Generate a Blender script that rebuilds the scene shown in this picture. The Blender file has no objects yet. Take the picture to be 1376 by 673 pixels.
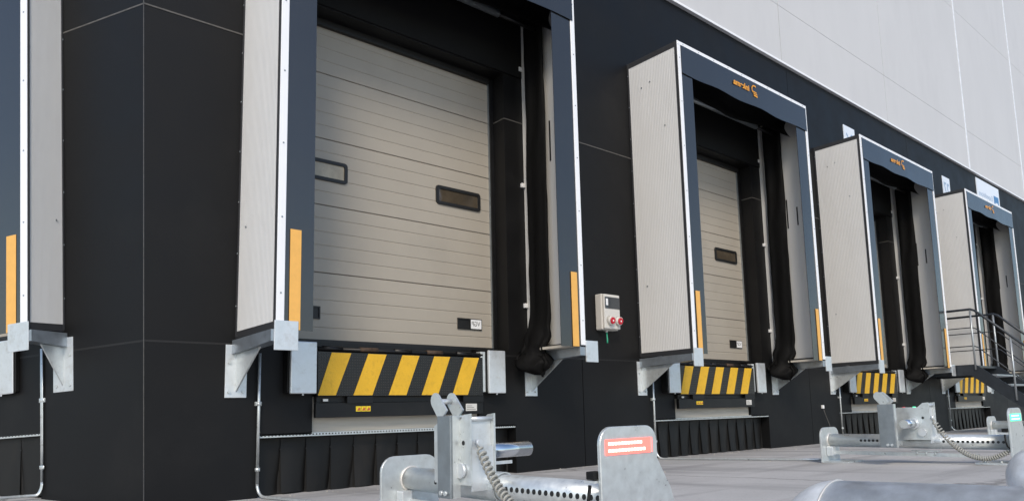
import bpy, bmesh, math, random
from mathutils import Vector, Matrix, noise
R = math.radians
random.seed(7)
sc = bpy.context.scene
col = sc.collection

# ------------------------------------------------------------------ camera
PXW, PXH = 1376.0, 673.0
FPX, CX, CY = 967.84, 704.486, 430.164
YAW, PITCH, ROLL = 0.717, 0.127, -0.025
CAM = Vector((0.0, -5.1716, 0.5517))
fw = Vector((math.sin(YAW)*math.cos(PITCH), math.cos(YAW)*math.cos(PITCH), math.sin(PITCH)))
rt0 = Vector((math.cos(YAW), -math.sin(YAW), 0)); up0 = rt0.cross(fw)
rt = math.cos(ROLL)*rt0 + math.sin(ROLL)*up0
up = -math.sin(ROLL)*rt0 + math.cos(ROLL)*up0
cd = bpy.data.cameras.new('camera'); cam = bpy.data.objects.new('camera', cd); col.objects.link(cam)
cam.matrix_world = Matrix(((rt.x, up.x, -fw.x, CAM.x), (rt.y, up.y, -fw.y, CAM.y), (rt.z, up.z, -fw.z, CAM.z), (0, 0, 0, 1)))
cd.sensor_width = 36; cd.sensor_fit = 'HORIZONTAL'; cd.lens = FPX/PXW*36
cd.shift_x = (PXW/2-CX)/PXW; cd.shift_y = (CY-PXH/2)/PXW
cd.clip_start = 0.05; cd.clip_end = 3000
sc.camera = cam
sc.render.resolution_x = 1024; sc.render.resolution_y = 500
def pray(px, py): return fw + rt*((px-CX)/FPX) - up*((py-CY)/FPX)

# ------------------------------------------------------------------ light: thin high cloud, a soft warm sun behind the camera
SUN_EL, SUN_AZ = R(38), R(220)
sundir = Vector((math.sin(SUN_AZ)*math.cos(SUN_EL), math.cos(SUN_AZ)*math.cos(SUN_EL), math.sin(SUN_EL)))
w = bpy.data.worlds.new('World'); sc.world = w; w.use_nodes = True
nt = w.node_tree; nt.nodes.clear()
sky = nt.nodes.new('ShaderNodeTexSky'); sky.sky_type = 'NISHITA'; sky.sun_disc = False
sky.sun_elevation = SUN_EL; sky.sun_rotation = SUN_AZ; sky.air_density = 1.0; sky.dust_density = 0.8; sky.ozone_density = 1.0
bg = nt.nodes.new('ShaderNodeBackground'); bg.inputs[1].default_value = 0.12
wo = nt.nodes.new('ShaderNodeOutputWorld')
nt.links.new(sky.outputs[0], bg.inputs[0]); nt.links.new(bg.outputs[0], wo.inputs[0])
sl = bpy.data.lights.new('sun', 'SUN'); sl.energy = 1.5; sl.angle = R(18); sl.color = (1, .88, .72)
so = bpy.data.objects.new('sun', sl); col.objects.link(so)
so.rotation_euler = (-sundir).to_track_quat('-Z', 'Y').to_euler(); so.location = (-10, -20, 30)
sc.view_settings.view_transform = 'Standard'; sc.view_settings.look = 'None'
sc.view_settings.gamma = 1; sc.view_settings.exposure = 0.7; sc.view_settings.use_curve_mapping = False

# ------------------------------------------------------------------ mirror plane of the building corner (the corner edge seen at x=193)
mn = pray(193, 0).cross(pray(193, 673)).normalized()
if mn.x < 0: mn = -mn
def edge_x(y, z): return CAM.x - (mn.y*(y-CAM.y) + mn.z*(z-CAM.z))/mn.x
# the second wing: its own frame (turned about the corner edge, wider bays, shallower shelters), meeting the first on that edge
WO = Vector((edge_x(0, 0), 0, 0))
WA = Matrix(((-.5989, .3133, -.0498), (1.1634, .1619, .0223), (-.0559, .0120, .9985)))
ML = Matrix.Translation(WO) @ WA.to_4x4() @ Matrix.Translation(-WO)
MLB = ML @ Matrix.Translation((0, 0, .10))
def edge_left(y, z):
    return WO.x + (mn.dot(CAM-WO) - mn.dot(WA @ Vector((0, y, z))))/mn.dot(WA.col[0])

# ------------------------------------------------------------------ materials
def mat(name, color, rough=.5, metal=0, spec=.5, var=0., vscale=6, bump=0., bscale=60, bdist=.002, stretch=(1, 1, 1),
        rvar=0., dirt=None, dirt_amt=0., dirt_scale=3, trans=0, emit=None, estr=0, coat=0):
    m = bpy.data.materials.new(name); m.use_nodes = True
    N = m.node_tree.nodes; L = m.node_tree.links; b = N['Principled BSDF']
    b.inputs['Base Color'].default_value = (*color, 1); b.inputs['Roughness'].default_value = rough
    b.inputs['Metallic'].default_value = metal; b.inputs['Specular IOR Level'].default_value = spec
    if coat: b.inputs['Coat Weight'].default_value = coat; b.inputs['Coat Roughness'].default_value = .15
    if trans: b.inputs['Transmission Weight'].default_value = trans
    if emit: b.inputs['Emission Color'].default_value = (*emit, 1); b.inputs['Emission Strength'].default_value = estr
    if var or bump or rvar or dirt_amt:
        g = N.new('ShaderNodeNewGeometry'); mp = N.new('ShaderNodeMapping'); mp.inputs['Scale'].default_value = stretch
        L.new(g.outputs['Position'], mp.inputs['Vector'])
    if var or rvar:
        n = N.new('ShaderNodeTexNoise'); n.inputs['Scale'].default_value = vscale; n.inputs['Detail'].default_value = 6; n.inputs['Roughness'].default_value = .6
        L.new(mp.outputs[0], n.inputs['Vector'])
    cs = None
    if var:
        mx = N.new('ShaderNodeMix'); mx.data_type = 'RGBA'
        mx.inputs['A'].default_value = (*[c*(1-var) for c in color], 1); mx.inputs['B'].default_value = (*[min(1, c*(1+var)) for c in color], 1)
        cr = N.new('ShaderNodeMapRange'); cr.inputs[1].default_value = .3; cr.inputs[2].default_value = .7
        L.new(n.outputs[0], cr.inputs[0]); L.new(cr.outputs[0], mx.inputs['Factor']); cs = mx.outputs['Result']
    if dirt_amt:
        n2 = N.new('ShaderNodeTexNoise'); n2.inputs['Scale'].default_value = dirt_scale; n2.inputs['Detail'].default_value = 9; n2.inputs['Roughness'].default_value = .7
        L.new(mp.outputs[0], n2.inputs['Vector'])
        r2 = N.new('ShaderNodeMapRange'); r2.inputs[1].default_value = .52; r2.inputs[2].default_value = .72; r2.inputs[4].default_value = dirt_amt
        L.new(n2.outputs[0], r2.inputs[0])
        m2 = N.new('ShaderNodeMix'); m2.data_type = 'RGBA'; m2.inputs['B'].default_value = (*dirt, 1); m2.inputs['A'].default_value = (*color, 1)
        if cs: L.new(cs, m2.inputs['A'])
        L.new(r2.outputs[0], m2.inputs['Factor']); cs = m2.outputs['Result']
    if cs: L.new(cs, b.inputs['Base Color'])
    if rvar:
        rr = N.new('ShaderNodeMapRange'); rr.inputs[1].default_value = .3; rr.inputs[2].default_value = .7
        rr.inputs[3].default_value = max(0, rough-rvar); rr.inputs[4].default_value = min(1, rough+rvar)
        L.new(n.outputs[0], rr.inputs[0]); L.new(rr.outputs[0], b.inputs['Roughness'])
    if bump:
        nb = N.new('ShaderNodeTexNoise'); nb.inputs['Scale'].default_value = bscale; nb.inputs['Detail'].default_value = 4
        L.new(mp.outputs[0], nb.inputs['Vector'])
        bp = N.new('ShaderNodeBump'); bp.inputs['Strength'].default_value = bump; bp.inputs['Distance'].default_value = bdist
        L.new(nb.outputs[0], bp.inputs['Height']); L.new(bp.outputs[0], b.inputs['Normal'])
    return m

M = {}
M['wall'] = mat('black_wall_panel', (.0046, .0046, .005), .55, spec=.28, var=.18, vscale=2.2, bump=.12, bscale=160, bdist=.001, rvar=.06, dirt=(.015, .0145, .014), dirt_amt=.35, dirt_scale=1.4)
M['joint'] = mat('joint_skylit_grey', (.085, .08, .074), .6, var=.3, vscale=30)  # on the upper joint this pale grey imitates a sky-lit ledge
M['joint_dark'] = mat('joint_dark', (.0085, .008, .008), .6)
M['clad'] = mat('light_cladding', (.56, .56, .565), .55, spec=.3, var=.025, vscale=1.2, bump=.05, bscale=40, dirt=(.47, .47, .48), dirt_amt=.35, dirt_scale=.9, stretch=(1, 1, .35))
M['sealant'] = mat('pale_sealant', (.74, .76, .8), .5, var=.15, vscale=14)
M['flash'] = mat('drip_flashing', (.66, .64, .6), .45, metal=.2)
M['backing'] = mat('dark_backing', (.012, .012, .012), .8)
M['side'] = mat('ribbed_side_sheet', (.62, .617, .605), .45, spec=.4, var=.04, vscale=3, stretch=(1, 1, .3), dirt=(.52, .51, .49), dirt_amt=.25, dirt_scale=2.5)
M['white'] = mat('white_trim', (.83, .84, .86), .35, var=.02)
M['darktrim'] = mat('dark_trim', (.032, .033, .036), .4)
M['flap'] = mat('flap_pvc', (.019, .0185, .0185), .22, spec=1.0, bump=.25, bscale=5, bdist=.004, rvar=.05, vscale=3)
M['marker'] = mat('marker_yellow', (.80, .43, .10), .5, var=.05, vscale=20)
M['curtain'] = mat('black_curtain', (.004, .004, .0042), .7, spec=.12, rvar=.1, vscale=8, bump=.35, bscale=14, bdist=.012)
M['lining'] = mat('dark_lining', (.007, .007, .007), .75, spec=.2)
M['galv'] = mat('galvanised_steel', (.62, .655, .66), .36, metal=.58, var=.10, vscale=26, rvar=.10, dirt=(.52, .55, .54), dirt_amt=.35, dirt_scale=7)
M['galv_bright'] = mat('zinc_plate', (.70, .73, .75), .40, metal=.6, var=.07, vscale=14, rvar=.08, dirt=(.40, .37, .33), dirt_amt=.45, dirt_scale=11)
M['galv_dark'] = mat('grey_steel_arm', (.30, .33, .35), .42, metal=.75, var=.12, vscale=16, rvar=.08)
M['arm'] = mat('bracket_arm_steel', (.34, .38, .42), .36, metal=.7, var=.12, vscale=18, rvar=.08)
M['chrome'] = mat('polished_steel', (.72, .75, .78), .16, metal=1, rvar=.05, vscale=10)
M['rubber'] = mat('black_rubber', (.006, .006, .006), .6, spec=.3, var=.3, vscale=5, bump=.15, bscale=50)
M['skirt'] = mat('brush_skirt', (.007, .0065, .006), .5, spec=.35, var=.35, vscale=4, stretch=(1, 1, .3), dirt=(.028, .022, .017), dirt_amt=.6, dirt_scale=3)
M['blacksteel'] = mat('black_steel', (.005, .005, .0055), .42, spec=.4, var=.3, vscale=7, dirt=(.022, .02, .018), dirt_amt=.4, dirt_scale=9)
M['rust'] = mat('rusty_edge', (.06, .035, .02), .7, var=.5, vscale=25)
M['concrete'] = mat('concrete_band', (.47, .44, .385), .8, var=.12, vscale=9, stretch=(.3, 1, 3))
M['door'] = mat('door_skin', (.375, .338, .282), .42, spec=.4, var=.03, vscale=2.5, bump=.12, bscale=240, bdist=.0008, dirt=(.32, .287, .24), dirt_amt=.5, dirt_scale=1.8)
M['gasket'] = mat('black_gasket', (.01, .01, .01), .5)
M['pane'] = mat('window_pane', (.07, .055, .038), .06, spec=.8, var=.4, vscale=4, bump=.12, bscale=9, bdist=.01)
M['pane_reflect'] = mat('warm_reflection_pane', (.40, .34, .235), .1, spec=.7, var=.3, vscale=7, bump=.15, bscale=9, bdist=.01)  # cream base colour paints in the warm reflection on the left pane
M['paper'] = mat('white_label', (.8, .8, .8), .5)
M['ink'] = mat('dark_ink', (.03, .03, .03), .5)
M['orange'] = mat('orange_print', (.78, .33, .02), .5)
M['yellow'] = mat('yellow_paint', (.72, .42, .025), .5, spec=.4, var=.06, vscale=8, bump=.7, bscale=130, bdist=.004, dirt=(.22, .13, .025), dirt_amt=.28, dirt_scale=30, stretch=(1, 1, .8))
M['label'] = mat('warning_label', (.8, .58, .02), .5)
M['labelink'] = mat('warning_label_red', (.45, .08, .04), .5)
M['signwhite'] = mat('sign_white', (.72, .78, .86), .45)
M['signblue'] = mat('sign_blue', (.06, .2, .42), .45)
M['signtext'] = mat('sign_text', (.30, .42, .58), .45)
M['boxgrey'] = mat('enclosure_grey', (.62, .60, .56), .45, var=.03)
M['tint'] = mat('tinted_cover', (.05, .055, .06), .08, spec=.7)
M['red'] = mat('red_plastic', (.55, .012, .03), .4)
M['green'] = mat('green_cable', (.02, .30, .17), .5)
M['led_red'] = mat('led_red', (1, .1, .1), .4, emit=(1, .16, .12), estr=1.1)
M['led_hot'] = mat('led_hot', (1, .7, .6), .4, emit=(1, .62, .5), estr=2.2)
M['led_green'] = mat('led_green', (.1, 1, .5), .4, emit=(.08, .8, .36), estr=.8)
M['led_green_hot'] = mat('led_green_hot', (.6, 1, .8), .4, emit=(.4, 1, .7), estr=1.3)
M['cable'] = mat('grey_coil_cable', (.34, .34, .31), .5)
M['stair'] = mat('stair_steel', (.028, .034, .042), .4, metal=.2, var=.2, vscale=8)
M['tread'] = mat('galv_tread', (.40, .43, .45), .4, metal=.7, var=.1)
M['pipe'] = mat('wheel_guide_steel', (.70, .735, .775), .40, metal=.3, var=.2, vscale=16, rvar=.1, dirt=(.56, .59, .62), dirt_amt=.6, dirt_scale=14)
M['weld'] = mat('weld_bead', (.72, .70, .66), .5, metal=.5, bump=.5, bscale=90)

def plate_material():      # raised bars of a tread plate as fine relief
    m = mat('tread_plate', (.008, .0078, .0075), .34, spec=.6)
    N = m.node_tree.nodes; L = m.node_tree.links; b = N['Principled BSDF']
    g = N.new('ShaderNodeNewGeometry'); sep = N.new('ShaderNodeSeparateXYZ'); L.new(g.outputs['Position'], sep.inputs[0])
    def wav(ax, az, off):
        a = N.new('ShaderNodeMath'); a.operation = 'MULTIPLY'; a.inputs[1].default_value = ax; L.new(sep.outputs[0], a.inputs[0])
        c = N.new('ShaderNodeMath'); c.operation = 'MULTIPLY_ADD'; c.inputs[1].default_value = az; L.new(sep.outputs[2], c.inputs[0]); L.new(a.outputs[0], c.inputs[2])
        s = N.new('ShaderNodeMath'); s.operation = 'SINE'; L.new(c.outputs[0], s.inputs[0]); return s
    f = 2*math.pi/.042
    s1 = wav(f, f, 0); s2 = wav(f, -f, 0)
    mm = N.new('ShaderNodeMath'); mm.operation = 'MULTIPLY'; L.new(s1.outputs[0], mm.inputs[0]); L.new(s2.outputs[0], mm.inputs[1])
    mr = N.new('ShaderNodeMapRange'); mr.inputs[1].default_value = .25; mr.inputs[2].default_value = .6; L.new(mm.outputs[0], mr.inputs[0])
    bp = N.new('ShaderNodeBump'); bp.inputs['Strength'].default_value = 1; bp.inputs['Distance'].default_value = .008
    mc = N.new('ShaderNodeMix'); mc.data_type = 'RGBA'; mc.inputs['A'].default_value = (.006, .0058, .0055, 1); mc.inputs['B'].default_value = (.042, .04, .038, 1); L.new(mr.outputs[0], mc.inputs['Factor']); L.new(mc.outputs['Result'], b.inputs['Base Color'])
    L.new(mr.outputs[0], bp.inputs['Height']); L.new(bp.outputs[0], b.inputs['Normal'])
    return m
M['plate'] = plate_material()

def ground_material():
    m = bpy.data.materials.new('yard_concrete'); m.use_nodes = True
    N = m.node_tree.nodes; L = m.node_tree.links; b = N['Principled BSDF']; b.inputs['Roughness'].default_value = .75; b.inputs['Specular IOR Level'].default_value = .3
    g = N.new('ShaderNodeNewGeometry')
    def ns(sc_, det, st=(1, 1, 1), rot=0, ro=.6):
        mp = N.new('ShaderNodeMapping'); mp.inputs['Scale'].default_value = st; mp.inputs['Rotation'].default_value = (0, 0, rot); L.new(g.outputs['Position'], mp.inputs[0])
        n = N.new('ShaderNodeTexNoise'); n.inputs['Scale'].default_value = sc_; n.inputs['Detail'].default_value = det; n.inputs['Roughness'].default_value = ro
        L.new(mp.outputs[0], n.inputs['Vector']); return n
    def mixc(f, a, bcol):
        x = N.new('ShaderNodeMix'); x.data_type = 'RGBA'; L.new(f, x.inputs['Factor'])
        if isinstance(a, tuple): x.inputs['A'].default_value = (*a, 1)
        else: L.new(a, x.inputs['A'])
        x.inputs['B'].default_value = (*bcol, 1); return x.outputs['Result']
    def rng(o, a, c, hi=1):
        r = N.new('ShaderNodeMapRange'); r.inputs[1].default_value = a; r.inputs[2].default_value = c; r.inputs[4].default_value = hi; L.new(o, r.inputs[0]); return r.outputs[0]
    c = mixc(rng(ns(.8, 8).outputs[0], .35, .65), (.42, .412, .405), (.50, .492, .485))
    c = mixc(rng(ns(45, 5).outputs[0], .55, .75, .5), c, (.27, .262, .255))
    c = mixc(rng(ns(1.3, 6, (1, .12, 1), R(8)).outputs[0], .52, .60, .6), c, (.26, .257, .257))     # tyre drag along the lanes
    c = mixc(rng(ns(1.0, 6, (.16, 1.6, 1), R(-20)).outputs[0], .53, .61, .55), c, (.27, .264, .262))
    c = mixc(rng(ns(.9, 5).outputs[0], .58, .75, .45), c, (.54, .52, .50))
    mp = N.new('ShaderNodeMapping'); mp.inputs['Scale'].default_value = (.55, .35, 1); wn = ns(1.6, 6)
    ad = N.new('ShaderNodeMix'); ad.data_type = 'VECTOR'; ad.inputs['Factor'].default_value = .22; L.new(g.outputs['Position'], ad.inputs['A']); L.new(wn.outputs['Color'], ad.inputs['B']); L.new(ad.outputs['Result'], mp.inputs[0])
    vo = N.new('ShaderNodeTexVoronoi'); vo.feature = 'DISTANCE_TO_EDGE'; vo.inputs['Scale'].default_value = .8; L.new(mp.outputs[0], vo.inputs['Vector'])
    ck = N.new('ShaderNodeMapRange'); ck.inputs[1].default_value = .008; ck.inputs[2].default_value = .0; ck.inputs[4].default_value = .75; L.new(vo.outputs['Distance'], ck.inputs[0])
    c = mixc(ck.outputs[0], c, (.13, .125, .12))
    c = mixc(rng(ns(7, 3).outputs[0], .70, .76, .7), c, (.12, .115, .11))       # oil drips
    c = mixc(rng(ns(160, 2).outputs[0], .66, .74, .6), c, (.60, .585, .56))     # grit
    L.new(c, b.inputs['Base Color'])
    bp = N.new('ShaderNodeBump'); bp.inputs['Strength'].default_value = .35; bp.inputs['Distance'].default_value = .004
    L.new(ns(110, 4).outputs[0], bp.inputs['Height']); L.new(bp.outputs[0], b.inputs['Normal'])
    return m
M['ground'] = ground_material()

# ------------------------------------------------------------------ mesh helpers
class MB:
    def __init__(s): s.v = []; s.f = []; s.sm = []
    def add(s, vs, fs, smooth=False):
        o = len(s.v); s.v += [tuple(p) for p in vs]
        for f in fs: s.f.append(tuple(i+o for i in f)); s.sm.append(smooth)
    def bm(s, bm, smooth=False):
        bm.verts.index_update(); s.add([v.co[:] for v in bm.verts], [[v.index for v in f.verts] for f in bm.faces], smooth); bm.free()
    def box(s, x0, x1, y0, y1, z0, z1, bev=0, seg=2):
        b = bmesh.new(); bmesh.ops.create_cube(b, size=1)
        for v in b.verts: v.co = Vector(((x0+x1)/2+v.co.x*(x1-x0), (y0+y1)/2+v.co.y*(y1-y0), (z0+z1)/2+v.co.z*(z1-z0)))
        if bev: bmesh.ops.bevel(b, geom=b.edges[:], offset=bev, segments=seg, affect='EDGES', profile=.5)
        s.bm(b)
        return s
    def cyl(s, p0, p1, r0, r1=None, seg=20, caps=True):
        p0 = Vector(p0); p1 = Vector(p1); r1 = r0 if r1 is None else r1
        d = (p1-p0).normalized(); a = d.orthogonal().normalized(); b = d.cross(a)
        ring = [(a*math.cos(2*math.pi*i/seg)+b*math.sin(2*math.pi*i/seg)) for i in range(seg)]
        vs = [p0+q*r0 for q in ring]+[p1+q*r1 for q in ring]
        s.add(vs, [(i, (i+1) % seg, seg+(i+1) % seg, seg+i) for i in range(seg)], True)
        if caps: s.add(vs[:seg], [tuple(range(seg))[::-1]]); s.add(vs[seg:], [tuple(range(seg))])
        return s
    def sweep(s, pts, r, seg=10, caps=True):
        pts = [Vector(p) for p in pts]; n = len(pts); rings = []
        t = (pts[1]-pts[0]).normalized(); a = t.orthogonal().normalized()
        for i, p in enumerate(pts):
            t = (pts[min(i+1, n-1)]-pts[max(i-1, 0)]).normalized()
            a = (a-t*a.dot(t)).normalized(); b = t.cross(a)
            rr = r[i] if isinstance(r, (list, tuple)) else r
            rings.append([p+(a*math.cos(2*math.pi*k/seg)+b*math.sin(2*math.pi*k/seg))*rr for k in range(seg)])
        vs = [q for g in rings for q in g]
        s.add(vs, [(i*seg+k, i*seg+(k+1) % seg, (i+1)*seg+(k+1) % seg, (i+1)*seg+k) for i in range(n-1) for k in range(seg)], True)
        if caps: s.add(rings[0], [tuple(range(seg))[::-1]]); s.add(rings[-1], [tuple(range(seg))])
        return s
    def prism(s, poly, axis, a, b, bev=0):
        # poly: 2D points; axis 'x' -> (y,z), 'y' -> (x,z), 'z' -> (x,y)
        def P(p, t): return {'x': (t, p[0], p[1]), 'y': (p[0], t, p[1]), 'z': (p[0], p[1], t)}[axis]
        n = len(poly); vs = [P(p, a) for p in poly]+[P(p, b) for p in poly]
        bm_ = bmesh.new(); V = [bm_.verts.new(q) for q in vs]
        bm_.faces.new(V[:n][::-1]); bm_.faces.new(V[n:])
        for i in range(n): bm_.faces.new((V[i], V[(i+1) % n], V[n+(i+1) % n], V[n+i]))
        bmesh.ops.recalc_face_normals(bm_, faces=bm_.faces[:])
        if bev: bmesh.ops.bevel(bm_, geom=bm_.edges[:], offset=bev, segments=1, affect='EDGES')
        s.bm(bm_)
        return s
    def grid(s, fn, nu, nv, smooth=True):
        vs = [fn(i/nu, j/nv) for j in range(nv+1) for i in range(nu+1)]
        s.add(vs, [(j*(nu+1)+i, j*(nu+1)+i+1, (j+1)*(nu+1)+i+1, (j+1)*(nu+1)+i) for j in range(nv) for i in range(nu)], smooth)
        return s
    def build(s, name, m, parent=None, origin=None, fix=True):
        if parent is not None: origin = Vector(parent['_o']) if '_o' in parent else Vector((0, 0, 0))
        else: origin = Vector(origin or (0, 0, 0))
        me = bpy.data.meshes.new(name)
        me.from_pydata([(p[0]-origin.x, p[1]-origin.y, p[2]-origin.z) for p in s.v], [], s.f)
        for p, q in zip(me.polygons, s.sm): p.use_smooth = q
        if fix:
            b = bmesh.new(); b.from_mesh(me); bmesh.ops.remove_doubles(b, verts=b.verts, dist=1e-5)
            bmesh.ops.recalc_face_normals(b, faces=b.faces[:]); b.to_mesh(me); b.free()
        me.materials.append(M[m])
        o = bpy.data.objects.new(name, me); col.objects.link(o)
        if parent is not None: o.parent = parent; o['_o'] = tuple(origin)
        else: o.location = origin
        return o
def B(*a, **k): return MB().box(*a, **k)
def thing(name, loc, label, cat, group=None):
    o = bpy.data.objects.new(name, None); col.objects.link(o); o.location = loc; o.empty_display_size = .2
    o['_o'] = tuple(loc); o['label'] = label; o['category'] = cat
    if group: o['group'] = group
    return o
def tag(o, label, cat, group=None, kind=None):
    o['label'] = label; o['category'] = cat
    if group: o['group'] = group
    return o
def copy_tree(o, parent=None):
    c = o.copy(); col.objects.link(c); c.parent = parent
    for ch in list(o.children): copy_tree(ch, c)
    return c
def place(src, k, label):
    c = copy_tree(src)
    if k == 'L': c.matrix_world = MLB @ Matrix.Translation(src.location)
    else: c.location = src.location + Vector((k*PP, 0, 0))
    c['label'] = label
    return c
def rrect(x0, x1, z0, z1, r, n=5, corners=(1, 1, 1, 1)):   # bl br tr tl
    p = []
    for (cx, cz, a0, on) in ((x0+r, z0+r, 180, corners[0]), (x1-r, z0+r, 270, corners[1]), (x1-r, z1-r, 0, corners[2]), (x0+r, z1-r, 90, corners[3])):
        if on: p += [(cx+r*math.cos(R(a0+90*i/n)), cz+r*math.sin(R(a0+90*i/n))) for i in range(n+1)]
        else: p.append((cx+(r if cx > (x0+x1)/2 else -r), cz+(r if cz > (z0+z1)/2 else -r)))
    return p
_txt = {}
def text_mesh(s, size, mirror=True, bold=0.):
    cu = bpy.data.curves.new('t', 'FONT'); cu.body = s; cu.size = size; cu.align_x = 'LEFT'; cu.offset = bold
    o = bpy.data.objects.new('t', cu); col.objects.link(o)
    dg = bpy.context.evaluated_depsgraph_get(); me = bpy.data.meshes.new_from_object(o.evaluated_get(dg))
    bpy.data.objects.remove(o)
    vs = [v.co.copy() for v in me.vertices]; fs = [tuple(p.vertices) for p in me.polygons]
    wd = max(v.x for v in vs) if vs else 0
    if mirror:
        for v in vs: v.x = wd-v.x
    return vs, fs, wd
def text_on_y(mb, s, x, y, z, size, width=None, mirror=True, bold=0.):   # lettering on a plane facing -Y
    vs, fs, wd = text_mesh(s, size, mirror, bold); k = (width/wd) if width else 1
    mb.add([(x+v.x*k, y, z+v.y) for v in vs], fs); return mb

# ------------------------------------------------------------------ dimensions of one bay (bay 1 in world coordinates)
PP = 4.4068
XL, XR, F, ZB, ZT = 1.7917, 4.5989, -.7107, 1.15, 4.5425
CXB = (XL+XR)/2
GS = .0225
def gz(y): return -GS*max(y, -9.0) if y < 0 else 0.0

# ------------------------------------------------------------------ ground: falls gently towards the docks; folded along the corner
def ground_z(x, y):
    s_ = -mn.dot(Vector((x, y, 0))-CAM)
    u = max(0, min(1, s_/.8)); return gz(y) + .05*u*u*(3-2*u)
gx = [-600, -120, -40, -16, -8, -4] + [-3+.25*i for i in range(22)] + [3, 4, 6, 8, 12, 16, 24, 40, 120, 600]
gy = [-600, -120, -40, -20, -12, -9] + [-8+.4*i for i in range(24)] + [2, 3, 6, 14, 60, 300]
g = MB(); ng = len(gx)
g.add([(x, y, ground_z(x, y)) for y in gy for x in gx], [(j*ng+i, j*ng+i+1, (j+1)*ng+i+1, (j+1)*ng+i) for j in range(len(gy)-1) for i in range(ng-1)])
go = g.build('ground', 'ground', origin=(0, 0, 0)); go['kind'] = 'structure'

# ------------------------------------------------------------------ building
def panel_mesh(x0, x1, z0, z1, holes, y0, y1, edge):
    xs = sorted({x0, x1} | {min(max(v, x0), x1) for h in holes for v in h[:2]}); zs = sorted({z0, z1} | {min(max(v, z0), z1) for h in holes for v in h[2:]})
    def solid(i, j):
        if i < 0 or j < 0 or i >= len(xs)-1 or j >= len(zs)-1: return False
        cx, cz = (xs[i]+xs[i+1])/2, (zs[j]+zs[j+1])/2
        return not any(h[0] < cx < h[1] and h[2] < cz < h[3] for h in holes)
    def P(i, j, y):
        x = xs[i]; z = zs[j]
        if edge and i == 0: x = edge(y, z)+.004
        return (x, y, z)
    out = []; seen = set()
    for i0 in range(len(xs)-1):
        for j0 in range(len(zs)-1):
            if not solid(i0, j0) or (i0, j0) in seen: continue
            m = MB(); stack = [(i0, j0)]; seen.add((i0, j0))          # one mesh for each connected piece
            while stack:
                i, j = stack.pop()
                q = lambda y: [P(i, j, y), P(i+1, j, y), P(i+1, j+1, y), P(i, j+1, y)]
                a, b = q(y0), q(y1)
                m.add(a, [(0, 1, 2, 3)]); m.add(b, [(3, 2, 1, 0)])
                for (di, dj, e0, e1) in ((-1, 0, 0, 3), (1, 0, 1, 2), (0, -1, 0, 1), (0, 1, 3, 2)):
                    if not solid(i+di, j+dj): m.add([a[e0], b[e0], b[e1], a[e1]], [(0, 1, 2, 3)])
                    elif (i+di, j+dj) not in seen: seen.add((i+di, j+dj)); stack.append((i+di, j+dj))
            out.append(m)
    return out
ZROOF = 12.5; G = .004
def bay_holes(ks, dz): return [h for o in [k*PP for k in ks] for h in ((2.08+o, 4.31+o, 1.12+dz, 3.86+dz), (2.37+o, 3.95+o, .43+dz, 1.125+dz), (1.97+o, 4.37+o, -1, .43+dz))]
def build_wing(bl, edge, ks, dz, seg_low, seg_mid, UX, upper_joints, XE):
    HOLES = bay_holes(ks, dz); e4 = edge
    for r_, (z0, z1) in enumerate(((-.6, 1.08), (1.08, 3.40), (3.40, 5.655))):
        xs = seg_low if r_ != 1 else seg_mid
        for i in range(len(xs)-1):
            hs = [h for h in HOLES if h[1] > xs[i] and h[0] < xs[i+1]]
            for mm in panel_mesh(xs[i]+G, xs[i+1]-G, z0+(G if r_ else 0), z1-G, hs, 0, .2, edge if i == 0 else None): mm.build('wall_panel', 'wall', bl)
    def edge_strip(z0, z1, y0, y1, x1, matn, name):       # a long strip that starts at the corner edge
        m = MB(); V = []
        for y in (y0, y1):
            for z in (z0, z1): V.append((edge(y, z)+.004, y, z))
            for z in (z0, z1): V.append((x1, y, z))
        m.add(V, [(0, 2, 3, 1), (4, 5, 7, 6), (0, 1, 5, 4), (2, 6, 7, 3), (1, 3, 7, 5), (0, 4, 6, 2)])
        return m.build(name, matn, bl)
    def strips(z0, z1, matn, y0):
        cuts = [(h[0], h[1]) for h in HOLES if h[2] < z0 and z1 < h[3]]
        a = None
        for c in cuts+[(XE, XE+1)]:
            if a is None: edge_strip(z0, z1, y0, .03, c[0]-.001, matn, 'joint_strip')
            else: B(a+.001, c[0]-.001, y0, .03, z0, z1).build('joint_strip', matn, bl)
            a = c[1]
    strips(3.396, 3.407, 'joint', -.004); strips(1.073, 1.087, 'joint_dark', -.002)
    for k in ks:                                     # the upper joint runs round into the door reveal
        for xx in (2.08, 4.31): B(xx+k*PP-.003, xx+k*PP+.003, .002, .198, 3.396, 3.407).build('joint_strip', 'joint', bl)
    edge_strip(-.6, 12.4, .36, .4, XE, 'backing', 'light_block_sheet')  # unseen dark sheet added behind the panels to block light
    edge_strip(5.655, 5.688, -.052, .0, XE, 'white', 'drip_flashing')
    edge_strip(5.689, 5.702, -.03, .2, XE, 'backing', 'drip_gap')
    for i in range(len(UX)-1):
        for (z0, z1) in ((5.703, 6.597), (6.603, 9.5), (9.506, ZROOF)):
            panel_mesh(UX[i]+(.005 if i else 0), UX[i+1]-.005, z0, z1, [], -.035, .2, edge if i == 0 else None)[0].build('cladding_panel', 'clad', bl)
    for x, wd_, mm in upper_joints:
        B(x-wd_, x+wd_, -.041 if wd_ > .01 else -.025, .1, 5.704, ZROOF-.01).build('panel_joint', mm, bl)
    edge_strip(ZROOF, ZROOF+.12, -.07, .45, XE, 'flash', 'parapet_cap')
bl = thing('warehouse_building', (12, 6, 0), 'black panelled warehouse wing with light grey upper cladding and four dock bays', 'building')
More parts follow.
